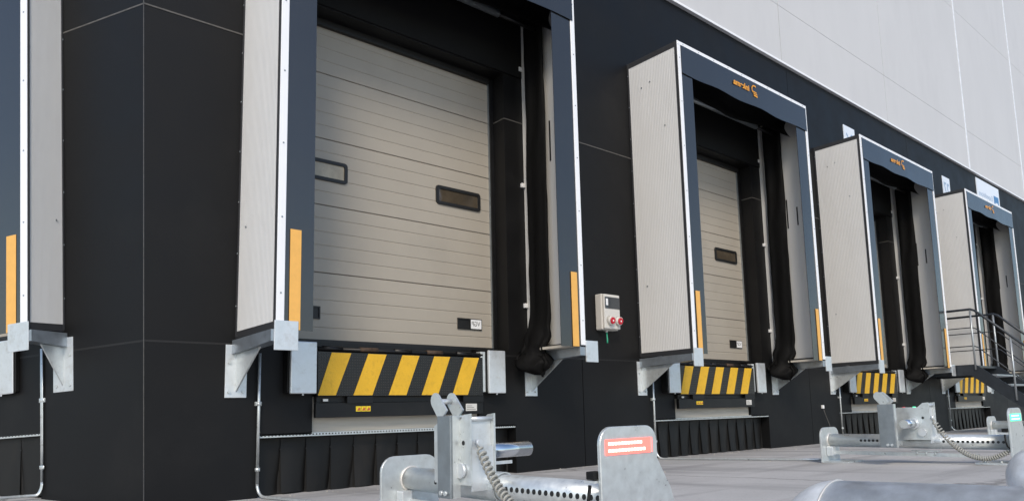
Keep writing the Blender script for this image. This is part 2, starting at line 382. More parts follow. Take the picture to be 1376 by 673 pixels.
build_wing(bl, edge_x, range(4), 0, [0, 5.28, 9.93, 14.36, 18.78, 23.2, 27.6, 32], [0, 9.93, 18.78, 27.6, 32], [0, 5.66, 9.75, 13.5, 17.79, 21.9, 26.0, 32],
           ((5.66, .005, 'joint_dark'), (9.75, .005, 'joint_dark'), (13.5, .004, 'clad'), (17.79, .035, 'sealant'), (21.9, .04, 'sealant'), (26, .035, 'sealant')), 32)
B(2.2, 32, .41, 24, -.5, 12.3).build('rear_mass', 'wall', bl)
# light corner trim on the shared edge
m = MB(); V = []
for z in (-.3, ZROOF):
    for (y, dx) in ((-.003, -.0022), (-.003, .0022), (.1, .0022), (.1, -.0022)): V.append((edge_x(y, z)+dx, y, z))
m.add(V, [(0, 1, 2, 3), (4, 7, 6, 5), (0, 4, 5, 1), (1, 5, 6, 2), (2, 6, 7, 3), (3, 7, 4, 0)])
m.build('corner_trim', 'joint', bl)
# second wing, turned away at the corner
lw = thing('warehouse_building', (0, 0, 0), 'black panelled warehouse wing left of the thin light corner line', 'building')
build_wing(lw, edge_left, (0,), .10, [0, 5.28, 9.93, 14.36, 18.78], [0, 9.93, 18.78], [0, 5.66, 9.75, 13.5, 18.78], ((5.66, .005, 'joint_dark'), (9.75, .005, 'joint_dark'), (13.5, .004, 'clad')), 18.78)
lw.matrix_world = ML

# ------------------------------------------------------------------ dock shelter
def ribbed(x, face, y0, y1, z0, z1, n=30, dep=.0018, th=.012):
    pts = []
    st = (y1-y0)/n
    for i in range(n):
        a = y0+i*st
        pts += [(a, 0), (a+st*.62, 0), (a+st*.72, dep), (a+st*.9, dep)]
    pts.append((y1, 0))
    m = MB(); vs = []
    for (y, d) in pts:
        for z in (z0, z1): vs.append((x+face*(-d), y, z))
    for (y, d) in pts:
        for z in (z0, z1): vs.append((x-face*th+face*(d*0), y, z))
    n2 = len(pts); fs = []
    for i in range(n2-1):
        fs.append((2*i, 2*i+2, 2*i+3, 2*i+1)); o = 2*n2
        fs.append((o+2*i, o+2*i+1, o+2*i+3, o+2*i+2))
        fs.append((2*i, o+2*i, o+2*i+2, 2*i+2)); fs.append((2*i+1, 2*i+3, o+2*i+3, o+2*i+1))
    fs.append((0, 1, 2*n2+1, 2*n2)); e = 2*n2-2; fs.append((e, e+2*n2, e+1+2*n2, e+1))
    m.add(vs, fs); return m
def crumple(x, y0, y1, z0, z1, seed, side):
    # deflated side bag: a flat, creased black skin hanging inside the shelter, loose at its foot
    def fn(u, v):
        z = z1+(z0-z1)*v
        a = 2*math.pi*u
        ry = (y1-y0)/2; cy = (y0+y1)/2
        low = max(0, (v-.84)/.16); low = low*low*(3-2*low)
        c, s_ = math.cos(a), math.sin(a)
        sq = math.copysign(abs(s_)**.6, s_)
        ry *= 1+.05*noise.noise((seed, z*1.2, 0))+.10*low
        px = c*(.018+.006*low); py = sq*ry
        cr = noise.noise((c*.8+seed, py*9, z*1.1))*.018 + noise.noise((c+seed, py*16+z*2, z*4))*.008 + .006*math.sin(py*40+z*1.5+seed)
        cr += low*(.05*noise.noise((c*2+seed, py*7, z*9))+.025*abs(noise.noise((c*5, py*20, z*18))))
        px += cr*(1+1.6*low) - side*low*(.07+.10*(py+.1)/ry*.3)
        py += noise.noise((seed+4, z*.9, 3))*.012 + low*(.045+.03*math.sin(z*30+a))
        if v > .999: px *= .5; py *= .6
        return (x+px, cy+py, z+low*(.05*math.sin(a*1.0+.6)+.03*noise.noise((a, seed, 1))))
    return MB().grid(fn, 40, 110)
def make_bracket(root, xc, ex0, ex1):
    bk = B(xc-.075, xc+.075, -.012, -.0005, .704, 1.075, bev=.002).build('bracket', 'galv_bright', root)
    MB().prism([(-.0125, 1.105), (-.0125, 1.01), (F-.002, 1.04), (F-.002, 1.115)], 'x', xc-.035, xc+.045).build('arm', 'arm', bk)
    MB().prism([(-.0125, 1.009), (-.45, 1.026), (-.0125, .745)], 'x', xc-.004, xc+.006).build('gusset', 'galv', bk)
    B(ex0, ex1, F-.016, F-.0025, .982, 1.172, bev=.002).build('end_plate', 'galv_bright', bk)
    for dx in (-.05, .05):
        for z in (.745, .95):
            MB().cyl((xc+dx, -.0125, z), (xc+dx, -.026, z), .011, seg=6).build('bolt', 'galv', bk)
def make_shelter():
    t = thing('dock_shelter', (CXB, F/2, ZB), '', 'dock shelter', 'dock shelters along the building')
    for (x, face) in ((XL, -1), (XR, 1)):
        sp = ribbed(x, face, F+.03, -.012, ZB+.015, ZT-.06).build('side_panel', 'side', t)
        s = face
        B(min(x-s*.013, x+s*.003), max(x-s*.013, x+s*.003), F+.004, -.003, ZT-.062, ZT-.001).build('top_trim', 'darktrim', sp)
        B(min(x-s*.02, x+s*.004), max(x-s*.02, x+s*.004), F+.004, -.003, ZB-.03, ZB+.018).build('bottom_trim', 'darktrim', sp)
        B(min(x-s*.02, x+s*.005), max(x-s*.02, x+s*.005), F+.003, F+.032, ZB-.02, ZT-.004).build('front_trim', 'darktrim', sp)
        B(min(x-s*.02, x+s*.008), max(x-s*.02, x+s*.008), -.022, -.002, ZB-.02, ZT-.004).build('wall_trim', 'darktrim', sp)
        scr = MB()
        for i in range(9): scr.cyl((x+s*.006, -.012, ZB+.2+i*.38), (x+s*.012, -.012, ZB+.2+i*.38), .007, seg=6)
        for (y, z) in ((-.32, ZT-.33), (-.2, ZT-.36), (-.5, ZT-.9), (-.15, 1.9)): scr.cyl((x, y, z), (x+s*.006, y, z), .008, seg=6)
        o = scr.build('screws', 'galv_dark', sp); o['kind'] = 'stuff'
        for (y, z0, z1) in ((-.353, 2.93, 3.33), (-.495, 2.95, 3.2)):
            B(min(x-s*.016, x-s*.0125), max(x-s*.016, x-s*.0125), y-.009, y+.009, z0, z1).build('slot', 'gasket', sp)
    # white angle round the front
    for (x0, x1, z0, z1) in ((XL, XL+.052, ZB-.02, ZT-.0455), (XR-.052, XR, ZB-.02, ZT-.0455), (XL, XR, ZT-.045, ZT)):
        et = B(x0, x1, F-.009, F+.002, z0, z1, bev=.002, seg=1).build('edge_trim', 'white', t)
        scr = MB()
        if x1-x0 < .2:
            for i in range(7): scr.cyl((x0+.026, F-.009, ZB+.2+i*.5), (x0+.026, F-.012, ZB+.2+i*.5), .006, seg=6)
        else:
            for i in range(10): scr.cyl((x0+.1+i*.29, F-.009, z0+.022), (x0+.1+i*.29, F-.012, z0+.022), .006, seg=6)
        o = scr.build('screws', 'galv_dark', et); o['kind'] = 'stuff'
    def cloth(x0, x1, z0, z1, y, amp, seed, sag=0):
        def fn(u, v):
            x = x0+(x1-x0)*u; z = z1+(z0-z1)*v
            d = amp*(noise.noise((x*1.6+seed, z*.7, seed))+.4*noise.noise((x*4, z*2+seed, 1)))*(.25+v if sag else 1)
            zz = z + (v*sag*(.006*math.sin(x*7+seed)+.012*noise.noise((x*2.2, seed, 5))))
            return (x, y+d, zz)
        m = MB().grid(fn, 24 if sag else 6, 10 if sag else 30)
        m.grid(lambda u, v: tuple(Vector(fn(u, v))+Vector((0, .004, 0))), 24 if sag else 6, 10 if sag else 30)
        return m
    for (x0, x1, mx0, sd) in ((XL+.055, 2.042, 1.876, 1), (4.305, XR-.054, 4.444, 5)):
        fl = cloth(x0, x1, ZB-.035, ZT-.05, F-.001, .004, sd).build('side_flap', 'flap', t, fix=False)
        B(mx0, mx0+.075, F-.0085, F-.006, 1.116, 1.778).build('marker_strip', 'marker', fl)
    hf = cloth(XL+.05, XR-.03, 4.182, ZT-.044, F-.0145, .006, 9, 1).build('head_flap', 'flap', t, fix=False)
    tx = text_on_y(MB(), 'inkema', 2.835, F-.024, 4.345, .10, .345, True, .0035); tx.build('lettering', 'orange', hf, fix=False)
    lg = MB(); yl = F-.024
    def bar(a, b, wd_):
        a = Vector((a[0], 0, a[1])); b = Vector((b[0], 0, b[1])); n_ = Vector((-(b-a).z, 0, (b-a).x)).normalized()*wd_/2
        lg.add([(p.x, yl, p.z) for p in (a-n_, b-n_, b+n_, a+n_)], [(0, 1, 2, 3)])
    ar = [(3.30+.062*math.cos(R(q)), 4.395+.05*math.sin(R(q))) for q in range(60, 231, 17)]
    for p, q in zip(ar[:-1], ar[1:]): bar(p, q, .018)
    bar((3.262, 4.368), (3.34, 4.362), .013); bar((3.268, 4.346), (3.352, 4.340), .014); bar((3.275, 4.321), (3.356, 4.315), .02)
    lg.build('emblem', 'orange', hf, fix=False)
    # roof and linings
    B(XL+.014, XR-.014, F+.004, -.002, ZT-.03, ZT-.002).build('roof_sheet', 'darktrim', t)
    B(XL+.03, XR-.03, F+.03, -.004, ZT-.06, ZT-.033).build('roof_lining', 'lining', t)
    B(XL+.06, XR-.06, -.018, -.001, 3.87, ZT-.061).build('wall_lining', 'lining', t)
    for (x0, x1) in ((XL+.022, XL+.052), (XR-.052, XR-.022)):
        B(x0, x1, -.05, -.003, ZB-.02, ZT-.08).build('wall_profile', 'side', t)
    for z in (1.567, 2.759, 3.96):
        B(XR-.098, XR-.056, -.03, -.001, z-.02, z+.022, bev=.003).build('clip', 'paper', t)
        B(XL+.056, XL+.098, -.03, -.001, z-.02, z+.022, bev=.003).build('clip', 'paper', t)
    crumple(XR-.10, -.375, -.105, .93, 4.42, 2.3, 1).build('side_curtain', 'curtain', t)
    crumple(XL+.10, -.375, -.105, 1.14, 4.42, 7.7, -1).build('side_curtain', 'curtain', t)
    def hc(u, v):
        x = XL+.05+(XR-XL-.1)*u; z = ZT-.08-v*(.30+.09*math.sin(math.pi*min(1, u*1.15))**2)
        return (x, -.50+.03*noise.noise((x*2, v*2, 1))+.08*math.sin(v*math.pi), z)
    MB().grid(hc, 30, 8).build('head_curtain', 'curtain', t, fix=False)
    MB().cyl((XL+.1, -.3, 4.245), (4.02, -.3, 4.245), .034, seg=14).build('roller_tube', 'galv_dark', t)
    MB().cyl((4.03, -.3, 4.245), (XR-.1, -.3, 4.245), .022, seg=12).build('roller_axle', 'blacksteel', t)
    B(XL+.06, XR-.06, -.40, -.36, 4.30, 4.34).build('cross_bar', 'blacksteel', t)
    for (x0, x1) in ((XL+.03, XL+.17), (XR-.17, XR-.03)):
        B(x0, x1, F+.03, -.30, ZB-.035, ZB-.012).build('bottom_pad', 'concrete', t)
    make_bracket(t, XL+.005, XL-.012, XL+.145); make_bracket(t, XR-.03, XR+.0, XR+.15)
    return t
# ------------------------------------------------------------------ sectional door
def make_door():
    t = thing('sectional_door', (CXB, .22, 1.15), '', 'dock door', 'closed sectional dock doors')
    x0, x1 = 2.10, 4.265; yd = .2
    zs = [1.15, 1.71, 2.272, 2.835, 3.40, 3.852]
    for i in range(5):
        z0, z1 = zs[i]+.003, zs[i+1]-.003; n = 5 if i < 4 else 4; st = (zs[i+1]-zs[i])/n
        prof = [(yd+.003, z0), (yd, z0+.004)]
        for j in range(1, n):
            z = zs[i]+j*st; prof += [(yd, z-.006), (yd+.0045, z-.002), (yd+.0045, z+.002), (yd+.0005, z+.007)]
        prof += [(yd, z1-.004), (yd+.003, z1), (yd+.04, z1), (yd+.04, z0)]
        MB().prism(prof, 'x', x0, x1).build('door_panel', 'door', t)
    B(x0, x1, yd+.012, yd+.03, 1.16, 3.85).build('joint_core', 'gasket', t)
    for (wx0, wx1) in ((2.235, 2.745), (3.637, 4.147)):
        z0, z1 = 2.478, 2.655
        m = MB(); o_ = rrect(wx0, wx1, z0, z1, .03); i_ = rrect(wx0+.028, wx1-.028, z0+.028, z1-.028, .014)
        n = len(o_); yf = yd-.014
        vs = [(p[0], yf, p[1]) for p in o_]+[(p[0], yf, p[1]) for p in i_]+[(p[0], yd+.002, p[1]) for p in o_]+[(p[0], yd-.001, p[1]) for p in i_]
        fs = []
        for k in range(n):
            q = (k+1) % n; fs += [(k, q, n+q, n+k), (2*n+k, 2*n+q, q, k), (n+k, n+q, 3*n+q, 3*n+k)]
        m.add(vs, fs); wf = m.build('window', 'gasket', t)
        MB().prism(i_, 'y', yd-.004, yd-.002).build('pane', 'pane_reflect' if wx0 < 3 else 'pane', wf)
    for (hx0, hx1, white) in ((2.24, 2.515, 0), (3.862, 4.14, 1)):
        h = MB(); z0, z1 = 1.33, 1.432
        h.box(hx0, hx1, yd-.012, yd-.001, z0, z0+.012); h.box(hx0, hx1, yd-.012, yd-.001, z1-.012, z1)
        h.box(hx0, hx0+.012, yd-.012, yd-.001, z0+.012, z1-.012); h.box(hx1-.012, hx1, yd-.012, yd-.001, z0+.012, z1-.012)
        xm = (hx0+hx1)/2-.005; h.box(xm, xm+.012, yd-.012, yd-.001, z0+.012, z1-.012)
        h.box(hx0+.012, hx1-.012, yd-.004, yd-.0015, z0+.012, z1-.012)
        ho = h.build('handle', 'gasket', t)
        if white:
            B(xm+.014, hx1-.008, yd-.0145, yd-.0125, z0+.008, z1-.008).build('label_plate', 'paper', ho)
            tx = text_on_y(MB(), 'VGP', xm+.022, yd-.0155, z0+.034, .062, .098, True); tx.build('lettering', 'ink', ho, fix=False)
    # frame in the reveal
    B(4.268, 4.308, .165, .205, 1.12, 3.855).build('frame_post', 'blacksteel', t)
    B(4.262, 4.267, .18, .20, 1.14, 3.84).build('side_seal', 'galv_dark', t)
    B(2.082, 2.10, .165, .205, 1.12, 3.855).build('frame_post', 'blacksteel', t)
    B(2.101, 4.261, .16, .198, 3.80, 3.858).build('head_seal', 'gasket', t)
    B(2.101, 4.261, .175, .198, 1.14, 1.165).build('bottom_seal', 'gasket', t)
    return t
# ------------------------------------------------------------------ dock leveller
def make_leveller():
    t = thing('dock_leveller', (3.16, .1, .545), '', 'dock leveller', 'dock levellers below the doors')
    lp = B(2.372, 3.93, -.085, -.055, .712, 1.045).build('lip', 'plate', t)
    for i in range(5):
        tx0 = 2.482+i*.3105; z1, z0 = 1.04, .716; s = -.128
        vs = [(tx0+s, z0), (tx0+s+.163, z0), (tx0+.163, z1), (tx0, z1)]
        vs = [(max(v[0], 2.374), v[1]) for v in vs]
        MB().prism(vs, 'y', -.0885, -.0858).build('stripe', 'yellow', lp)
    B(2.375, 3.945, -.05, .195, 1.05, 1.085).build('deck_plate', 'blacksteel', t)
    MB().cyl((2.38, -.06, 1.068), (3.94, -.06, 1.068), .018, seg=10).build('hinge', 'blacksteel', t)
    for i in range(5): MB().cyl((2.42+i*.31, -.06, 1.072), (2.42+i*.31+.16, -.06, 1.072), .0205, seg=10).build('hinge_knuckle', 'rust' if i % 2 else 'blacksteel', t)
    B(2.374, 3.946, .1, .198, 1.088, 1.135).build('rear_sill', 'blacksteel', t)
    bm_ = B(2.372, 3.948, -.06, -.02, .55, .662, bev=.003, seg=1).build('front_beam', 'blacksteel', t)
    B(2.39, 3.93, -.03, .02, .664, .71).build('lip_support', 'gasket', t)
    for x in (2.62, 3.72): B(x, x+.22, -.075, -.031, .655, .708).build('keeper', 'blacksteel', t)
    B(2.43, 2.47, -.058, -.05, .672, .69).build('stop_pin', 'weld', t)
    lb = B(2.70, 2.826, -.0625, -.0605, .592, .632).build('warning_label', 'label', bm_)
    ic = MB()
    for i in range(3):
        x = 2.704+i*.042
        ic.prism([(x+.006, .598), (x+.034, .600), (x+.03, .614), (x+.012, .611)], 'y', -.0638, -.0626)
        ic.prism([(x+.014, .614), (x+.02, .624), (x+.036, .616)], 'y', -.0638, -.0626)
    ic.build('pictogram', 'labelink', bm_)
    for i in (1, 2): B(2.7015+i*.042-.001, 2.7015+i*.042+.0012, -.0642, -.0626, .592, .632).build('label_divider', 'ink', bm_)
    rp = B(3.755, 3.875, -.0625, -.0605, .578, .64).build('rating_plate', 'flash', bm_)
    for j in range(3): B(3.765, 3.862-j*.02, -.0632, -.0626, .59+j*.015, .594+j*.015).build('print_line', 'joint', bm_)
    B(2.373, 3.947, .035, .075, .4445, .71).build('pit_wall', 'concrete', t)
    B(3.92, 3.975, -.075, -.002, .74, 1.10, bev=.004, seg=1).build('side_plate', 'galv', t)
    return t
def make_bumper(x0, x1):
    t = thing('dock_bumper', ((x0+x1)/2, -.05, .73), '', 'dock bumper', 'dock bumpers beside the levellers')
    B(x0-.012, x1-.015, -.085, -.0015, .735, 1.10, bev=.006).build('rubber_block', 'rubber', t)
    B(x0, x1, -.115, -.086, .728, 1.112, bev=.007).build('steel_plate', 'galv_bright', t)
    MB().cyl(((x0+x1)/2, -.1, .729), ((x0+x1)/2, -.1, .715), .008, seg=8).build('bolt', 'galv', t)
    return t
def make_skirt():
    t = thing('pit_curtain', (3.17, .1, 0), '', 'pit curtain', 'black flap curtains under the levellers')
    x = 1.975; i = 0; edges = [1.972+.199*j for j in range(13)]
    for a, b in zip(edges[:-1], edges[1:]):
        b = min(b, 4.366); ph = i*1.7; i += 1
        def fn(u, v, a=a, b=b, ph=ph):
            x = a+.0015+(b-a-.003)*u; z = .425-.42*v
            y = .105 + .040*(u-.5)*v - .022*math.sin(math.pi*u)*v + .006*math.sin(ph+v*3)*v
            return (x, y, z+.006*v*math.sin(ph))
        m = MB().grid(fn, 6, 6); m.grid(lambda u, v: tuple(Vector(fn(u, v))+Vector((0, .006, 0))), 6, 6)
        m.build('rubber_flap', 'skirt', t, fix=False)
        if i < 12: MB().cyl((b, .098, .325), (b, .104, .325), .006, seg=8).build('stop_hole', 'gasket', t)
    rl = B(1.972, 4.366, .004, .04, .4165, .428).build('rail', 'galv', t)
    B(1.972, 4.366, .0, .003, .418, .4435).build('rail_face', 'galv', t)
    h = MB()
    for j in range(92): h.box(1.985+j*.026, 1.985+j*.026+.011, -.0012, -.0003, .426, .436)
    o = h.build('perforation', 'gasket', t); o['kind'] = 'stuff'
    B(1.972, 4.366, .12, .2, .0, .43).build('pit_back', 'backing', t)
    return t
def make_conduit():
    x = XL+.163; zg = gz(-.1)+.014
    pts = [(x, -.03, 1.02), (x, -.03, .6), (x, -.03, .1)]
    for i in range(7):
        a = R(90*i/6); pts.append((x+.02*(1-math.cos(a)), -.03-.08*(1-math.cos(a)), .1+zg-(.1-.0)*math.sin(a)*1.0-zg*1.0+.0+.014*math.sin(a)))
    for (dx, y) in ((.03, -.3), (.07, -.9), (.10, -1.6), (.12, -1.95)): pts.append((x+dx, y, gz(y)+.013))
    m = MB().sweep(pts, .0105, seg=10)
    for z in (.66, .2): m.cyl((x, -.03, z-.012), (x, -.03, z+.012), .018, seg=10)
    o = m.build('conduit_pipe', 'galv', origin=(x, -.03, 0), fix=True); o['_o'] = (x, -.03, 0)
    clip = B(x-.022, x+.022, -.03, -.0005, .645, .675, bev=.003); clip.build('clamp', 'galv', o)
    o['category'] = 'conduit pipe'; o['group'] = 'conduit pipes down the wall'
    return o

WHERE = {0: 'nearest bay right of the corner', 1: 'second bay from the corner', 2: 'third bay from the corner', 3: 'farthest bay, behind the stairs', 'L': 'left wing, cut by the left photo edge'}
protos = []
def series(src, txt):
    src['label'] = txt % WHERE[0]
    for k in (1, 2, 3, 'L'): place(src, k, txt % WHERE[k])
for b_ in ((make_shelter(), 'white-edged dock shelter with black flaps, %s'),
           (make_door(), 'closed taupe ribbed dock door, %s'),
           (make_leveller(), 'black dock leveller with yellow striped lip, %s'),
           (make_bumper(2.150, 2.352), 'left galvanised dock bumper plate, %s'),
           (make_bumper(3.978, 4.170), 'right galvanised dock bumper plate, %s'),
           (make_skirt(), 'black rubber flap curtain at the wall foot, %s'),
           (make_conduit(), 'thin galvanised conduit running down the wall, %s')):
    series(*b_)

# ------------------------------------------------------------------ wheel restraints
def make_restraint(k, cy, extended, led, label):
    ox = k*PP
    t = thing('wheel_restraint', (2.0+ox, -2.7, gz(-2.7)), label, 'wheel restraint', 'galvanised wheel restraints on the yard')
    def q(o): return o
    xa, xb = 1.825+ox, 2.13+ox; tx = 1.985+ox; tz = .236; tr = .057
    zg1, zg2 = gz(-2.0), gz(-3.45)
    # wall end plate with foot
    pl = MB().prism(rrect(xa-.012, xb+.02, zg1+.002, .352, .075, corners=(0, 0, 1, 1)), 'y', -1.985, -2.0, bev=.002).build('end_plate', 'galv', t)
    B(xa, xb, -2.22, -2.0005, zg1+.002, zg1+.016).build('foot', 'galv', pl)
    MB().sweep([(tx+math.cos(a)*.060, -2.003, tz+math.sin(a)*.060) for a in [i*math.pi/14 for i in range(29)]], .006, seg=6, caps=False).build('weld_bead', 'weld', pl)
    # guide tube; dark discs on its surface stand in for shaded holes
    me_t = MB(); n = 40; ro, ri = tr, tr-.006
    y0, y1 = -2.001, -3.437
    ring = [(math.cos(2*math.pi*i/n), math.sin(2*math.pi*i/n)) for i in range(n)]
    vs = [(tx+c*r_, y, tz+s_*r_) for r_ in (ro, ri) for y in (y0, y1) for (c, s_) in ring]
    fs = []
    for i in range(n):
        j = (i+1) % n
        fs += [(i, j, n+j, n+i), (2*n+i, 3*n+i, 3*n+j, 2*n+j), (i, 2*n+i, 2*n+j, j), (n+i, n+j, 3*n+j, 3*n+i)]
    me_t.add(vs, fs, True)
    tube = me_t.build('guide_tube', 'galv', t)
    cut = MB(); az = R(-4)
    for i in range(34):
        y = -2.30-i*.0346
        if y < -3.38: break
        d_ = Vector((-math.cos(az), 0, -math.sin(az))); c0 = Vector((tx, y, tz))
        cut.cyl(c0+d_*(tr-.012), c0+d_*(tr+.0009), .0105, seg=16)
    ho = cut.build('hole_disc_row', 'gasket', tube); ho['kind'] = 'stuff'
    # lower rail
    B(tx-.05, tx-.038, -3.2, -2.02, .118, .148).build('lower_rail', 'galv', t)
    B(tx-.09, tx-.03, -2.06, -2.001, .105, .185, bev=.006).build('rail_bracket', 'galv_bright', t)
    # outer end plate with flare, lamp window and foot
    poly = [(xa, zg2+.002), (xb+.105, zg2+.002), (xb+.095, .20), (xb+.068, .27), (xb+.025, .335), (xb, .375), (xb, .435)]
    poly += [(xb-.06+.06*math.cos(R(a)), .435+.06*math.sin(R(a))) for a in range(15, 91, 15)]
    poly += [(xa+.06+.06*math.cos(R(a)), .435+.06*math.sin(R(a))) for a in range(90, 181, 15)]
    ep = MB().prism(poly, 'y', -3.44, -3.455, bev=.002).build('end_plate', 'galv', t)
    B(xa, xb+.03, -3.4395, -3.2, zg2-.002, zg2+.012).build('foot', 'galv', ep)
    for (x, y) in ((xa+.05, -3.25), (xa+.05, -3.36)): MB().cyl((x, y, zg2+.012), (x, y, zg2+.024), .012, seg=6).build('bolt', 'galv', ep)
    lx0, lx1 = xa+.026, xb-.03
    B(lx0, lx1, -3.4585, -3.4555, .398, .452).build('lamp_window', led, t)
    for r_ in range(2):
        for c_ in range(12):
            if c_ >= 11 and r_ == 1: continue
            x = lx0+.012+c_*.0165
            B(x, x+.0115, -3.4605, -3.459, .408+r_*.024, .418+r_*.024).build('led', led.replace('led_red', 'led_hot') if led == 'led_red' else 'led_green_hot', t)
    B(lx1-.012, lx1-.006, -3.461, -3.459, .398, .452).build('lamp_rib', 'weld', t)
    B(xa-.018, xa+.03, -3.438, -3.40, .318, .345, bev=.003).build('connector_box', 'rubber', t)
    B(xa-.016, xa+.03, -3.438, -3.39, .306, .3145).build('connector_flange', 'galv_bright', t)
    MB().sweep([(xa-.02, -3.42, .30), (xa-.035, -3.425, .25), (xa-.02, -3.43, .215), (xa+.02, -3.43, .20)], .006, seg=8).build('lead', 'rubber', t)
    # sliding carriage: cy is its outer face
    bx0, bx1 = 1.83+ox, 1.965+ox
    cyb = cy+.27
    sl_ = MB(); ns = 20
    arc = [(tx+math.cos(R(a))*.066, tz+math.sin(R(a))*.066) for a in range(-65, 246, 12)]
    arc2 = [(tx+math.cos(R(a))*.060, tz+math.sin(R(a))*.060) for a in range(245, -66, -12)]
    sl_.prism(arc+arc2, 'y', cy-.03, cyb+.06)
    ca = sl_.build('carriage', 'galv', t)
    prof = [(cyb, .255), (cyb, .50), (cyb-.03, .515), (cy+.085, .515), (cy+.045, .548), (cy+.0, .552), (cy, .255)]
    MB().prism(prof, 'x', bx0, bx0+.008).build('side_plate', 'galv', ca)
    MB().prism(prof, 'x', bx1-.008, bx1).build('side_plate', 'galv', ca)
    B(bx0+.009, bx1-.009, cy+.004, cy+.010, .23, .415).build('front_plate', 'galv_bright', ca)
    B(bx0+.009, bx1-.009, cy+.022, cy+.028, .41, .53).build('front_recess', 'galv_bright', ca)
    MB().cyl((bx0+.009, cy+.016, .53), (bx1-.009, cy+.016, .53), .010, seg=12).build('cross_rod', 'galv_bright', ca)
    B(bx0+.009, bx1-.009, cyb-.008, cyb-.002, .29, .50).build('back_plate', 'galv', ca)
    B(bx0+.009, bx1-.009, cy+.04, cyb-.009, .496, .506).build('top_plate', 'galv_dark', ca)
    for (dx, mt) in ((.20, 'led_red'), (.12, 'led_green')):
        MB().cyl((bx0+.03, cy+dx, .506), (bx0+.03, cy+dx, .52), .012, seg=12).build('indicator', mt if (mt == led or mt == 'led_green') else 'red', ca)
    for z in (.43,): MB().cyl((bx0-.0015, cy+.05, z), (bx0+.001, cy+.05, z), .010, seg=12).build('lock_hole', 'gasket', ca)
    ax, az_ = cy+.125, .385
    MB().cyl((bx0-.001, ax, az_), (bx0-.022, ax, az_), .046, seg=24).build('bearing_ring', 'galv_bright', ca)
    MB().cyl((bx0-.001, ax-.065, .315), (bx0-.016, ax-.065, .315), .032, seg=20).build('bearing_ring', 'galv_bright', ca)
    if extended: MB().cyl((bx1-.02, ax, az_), (bx1+.295, ax, az_), .034, seg=28).build('blocking_bar', 'chrome', ca)
    else: MB().cyl((bx0+.02, ax, az_), (bx0-.19, ax, az_), .034, seg=28).build('blocking_bar', 'chrome', ca)
    if extended: B(bx1+.02, bx1+.19, ax-.006, ax+.006, az_-.062, az_-.048).build('guide_key', 'galv_bright', ca)
    for dy in (.02, .09, .16): MB().cyl((tx-.045, cy+dy, .158), (tx-.045, cy+dy, .128), .010, seg=8).build('bolt', 'galv', ca)
    B(tx-.06, tx-.03, cy-.02, cy+.2, .158, .168).build('clamp_bar', 'galv', ca)
    # release arm
    a1 = cy+.075; a0 = a1+.098
    if not extended: a1 = cy+.19; a0 = a1+.125
    ya, yb = a1, a0
    x0 = bx0-.05
    if not extended: x0 = bx0-.205
    am = B(x0, x0+.012, ya, yb, .20, .545, bev=.002, seg=1).build('release_arm', 'galv_dark', t)
    B(x0+.012, x0+.05, ya, ya+.008, .20, .545).build('arm_flange', 'galv', am)
    if not extended: B(x0+.012, bx0-.001, ya+.03, ya+.06, .21, .25).build('arm_tie', 'galv', am)
    for dy in (.03, .062): MB().cyl((x0-.001, ya+dy, .222), (x0-.012, ya+dy, .222), .011, seg=6).build('bolt', 'galv', am)
    # yoke with two rounded ears, tilted towards the wall
    for dx in (0, .085):
        ear = []
        c0 = Vector((ya+.055, .545)); c1 = Vector((ya+.115, .612))
        d_ = (c1-c0).normalized(); nrm = Vector((-d_.y, d_.x))
        ear += [c0-nrm*.036, c0+nrm*.036]
        for i in range(9):
            a = R(90-180*i/8); ear.append(c1+nrm*.034*math.sin(a)+d_*.034*math.cos(a))
        MB().prism([(p.x, p.y) for p in ear], 'x', x0+.002+dx, x0+.01+dx).build('yoke_ear', 'galv', am)
    MB().cyl((x0+.011, ya+.115, .608), (x0+.086, ya+.115, .608), .012, seg=14).build('yoke_pin', 'galv_bright', am)
    B(x0+.0115, x0+.0855, ya+.02, ya+.075, .538, .546).build('yoke_base', 'galv_bright', am)
    # coiled cable between carriage and outer plate
    p0 = Vector((bx0+.04, cy-.004, .425)); p1 = Vector((xa+.03, -3.432, .185))
    low = .075 if not extended else .05
    pts = []; N_ = 1300; turns = 36
    prev = None
    def cen(u):
        p = p0.lerp(p1, u); sag = 4*u*(1-u)
        p.z -= sag*(.16 if not extended else .14); p.x -= .05*sag; return p
    for i in range(N_+1):
        u = i/N_; c = cen(u); tt = (cen(min(1, u+.002))-cen(max(0, u-.002))).normalized()
        a = tt.cross(Vector((1, 0, 0))).normalized(); b2 = tt.cross(a)
        ang = 2*math.pi*turns*u; rr = .0155*min(1, u*25, (1-u)*25)
        pts.append(c+a*rr*math.cos(ang)+b2*rr*math.sin(ang))
    MB().sweep(pts, .0058, seg=6).build('coil_cable', 'cable', t, fix=False)
    MB().cyl((bx0+.04, cy+.003, .43), (bx0+.04, cy-.018, .43), .016, seg=12).build('cable_socket', 'galv_bright', ca)
    return t
make_restraint(0, -2.71, True, 'led_red', 'large foreground wheel restraint with red lamp and extended shiny bar')
make_restraint(1, -2.905, False, 'led_green', 'middle wheel restraint with green lamp and sagging coiled cable')
make_restraint(2, -2.905, False, 'led_green', 'small distant wheel restraint by the stairs, cut by the right edge')

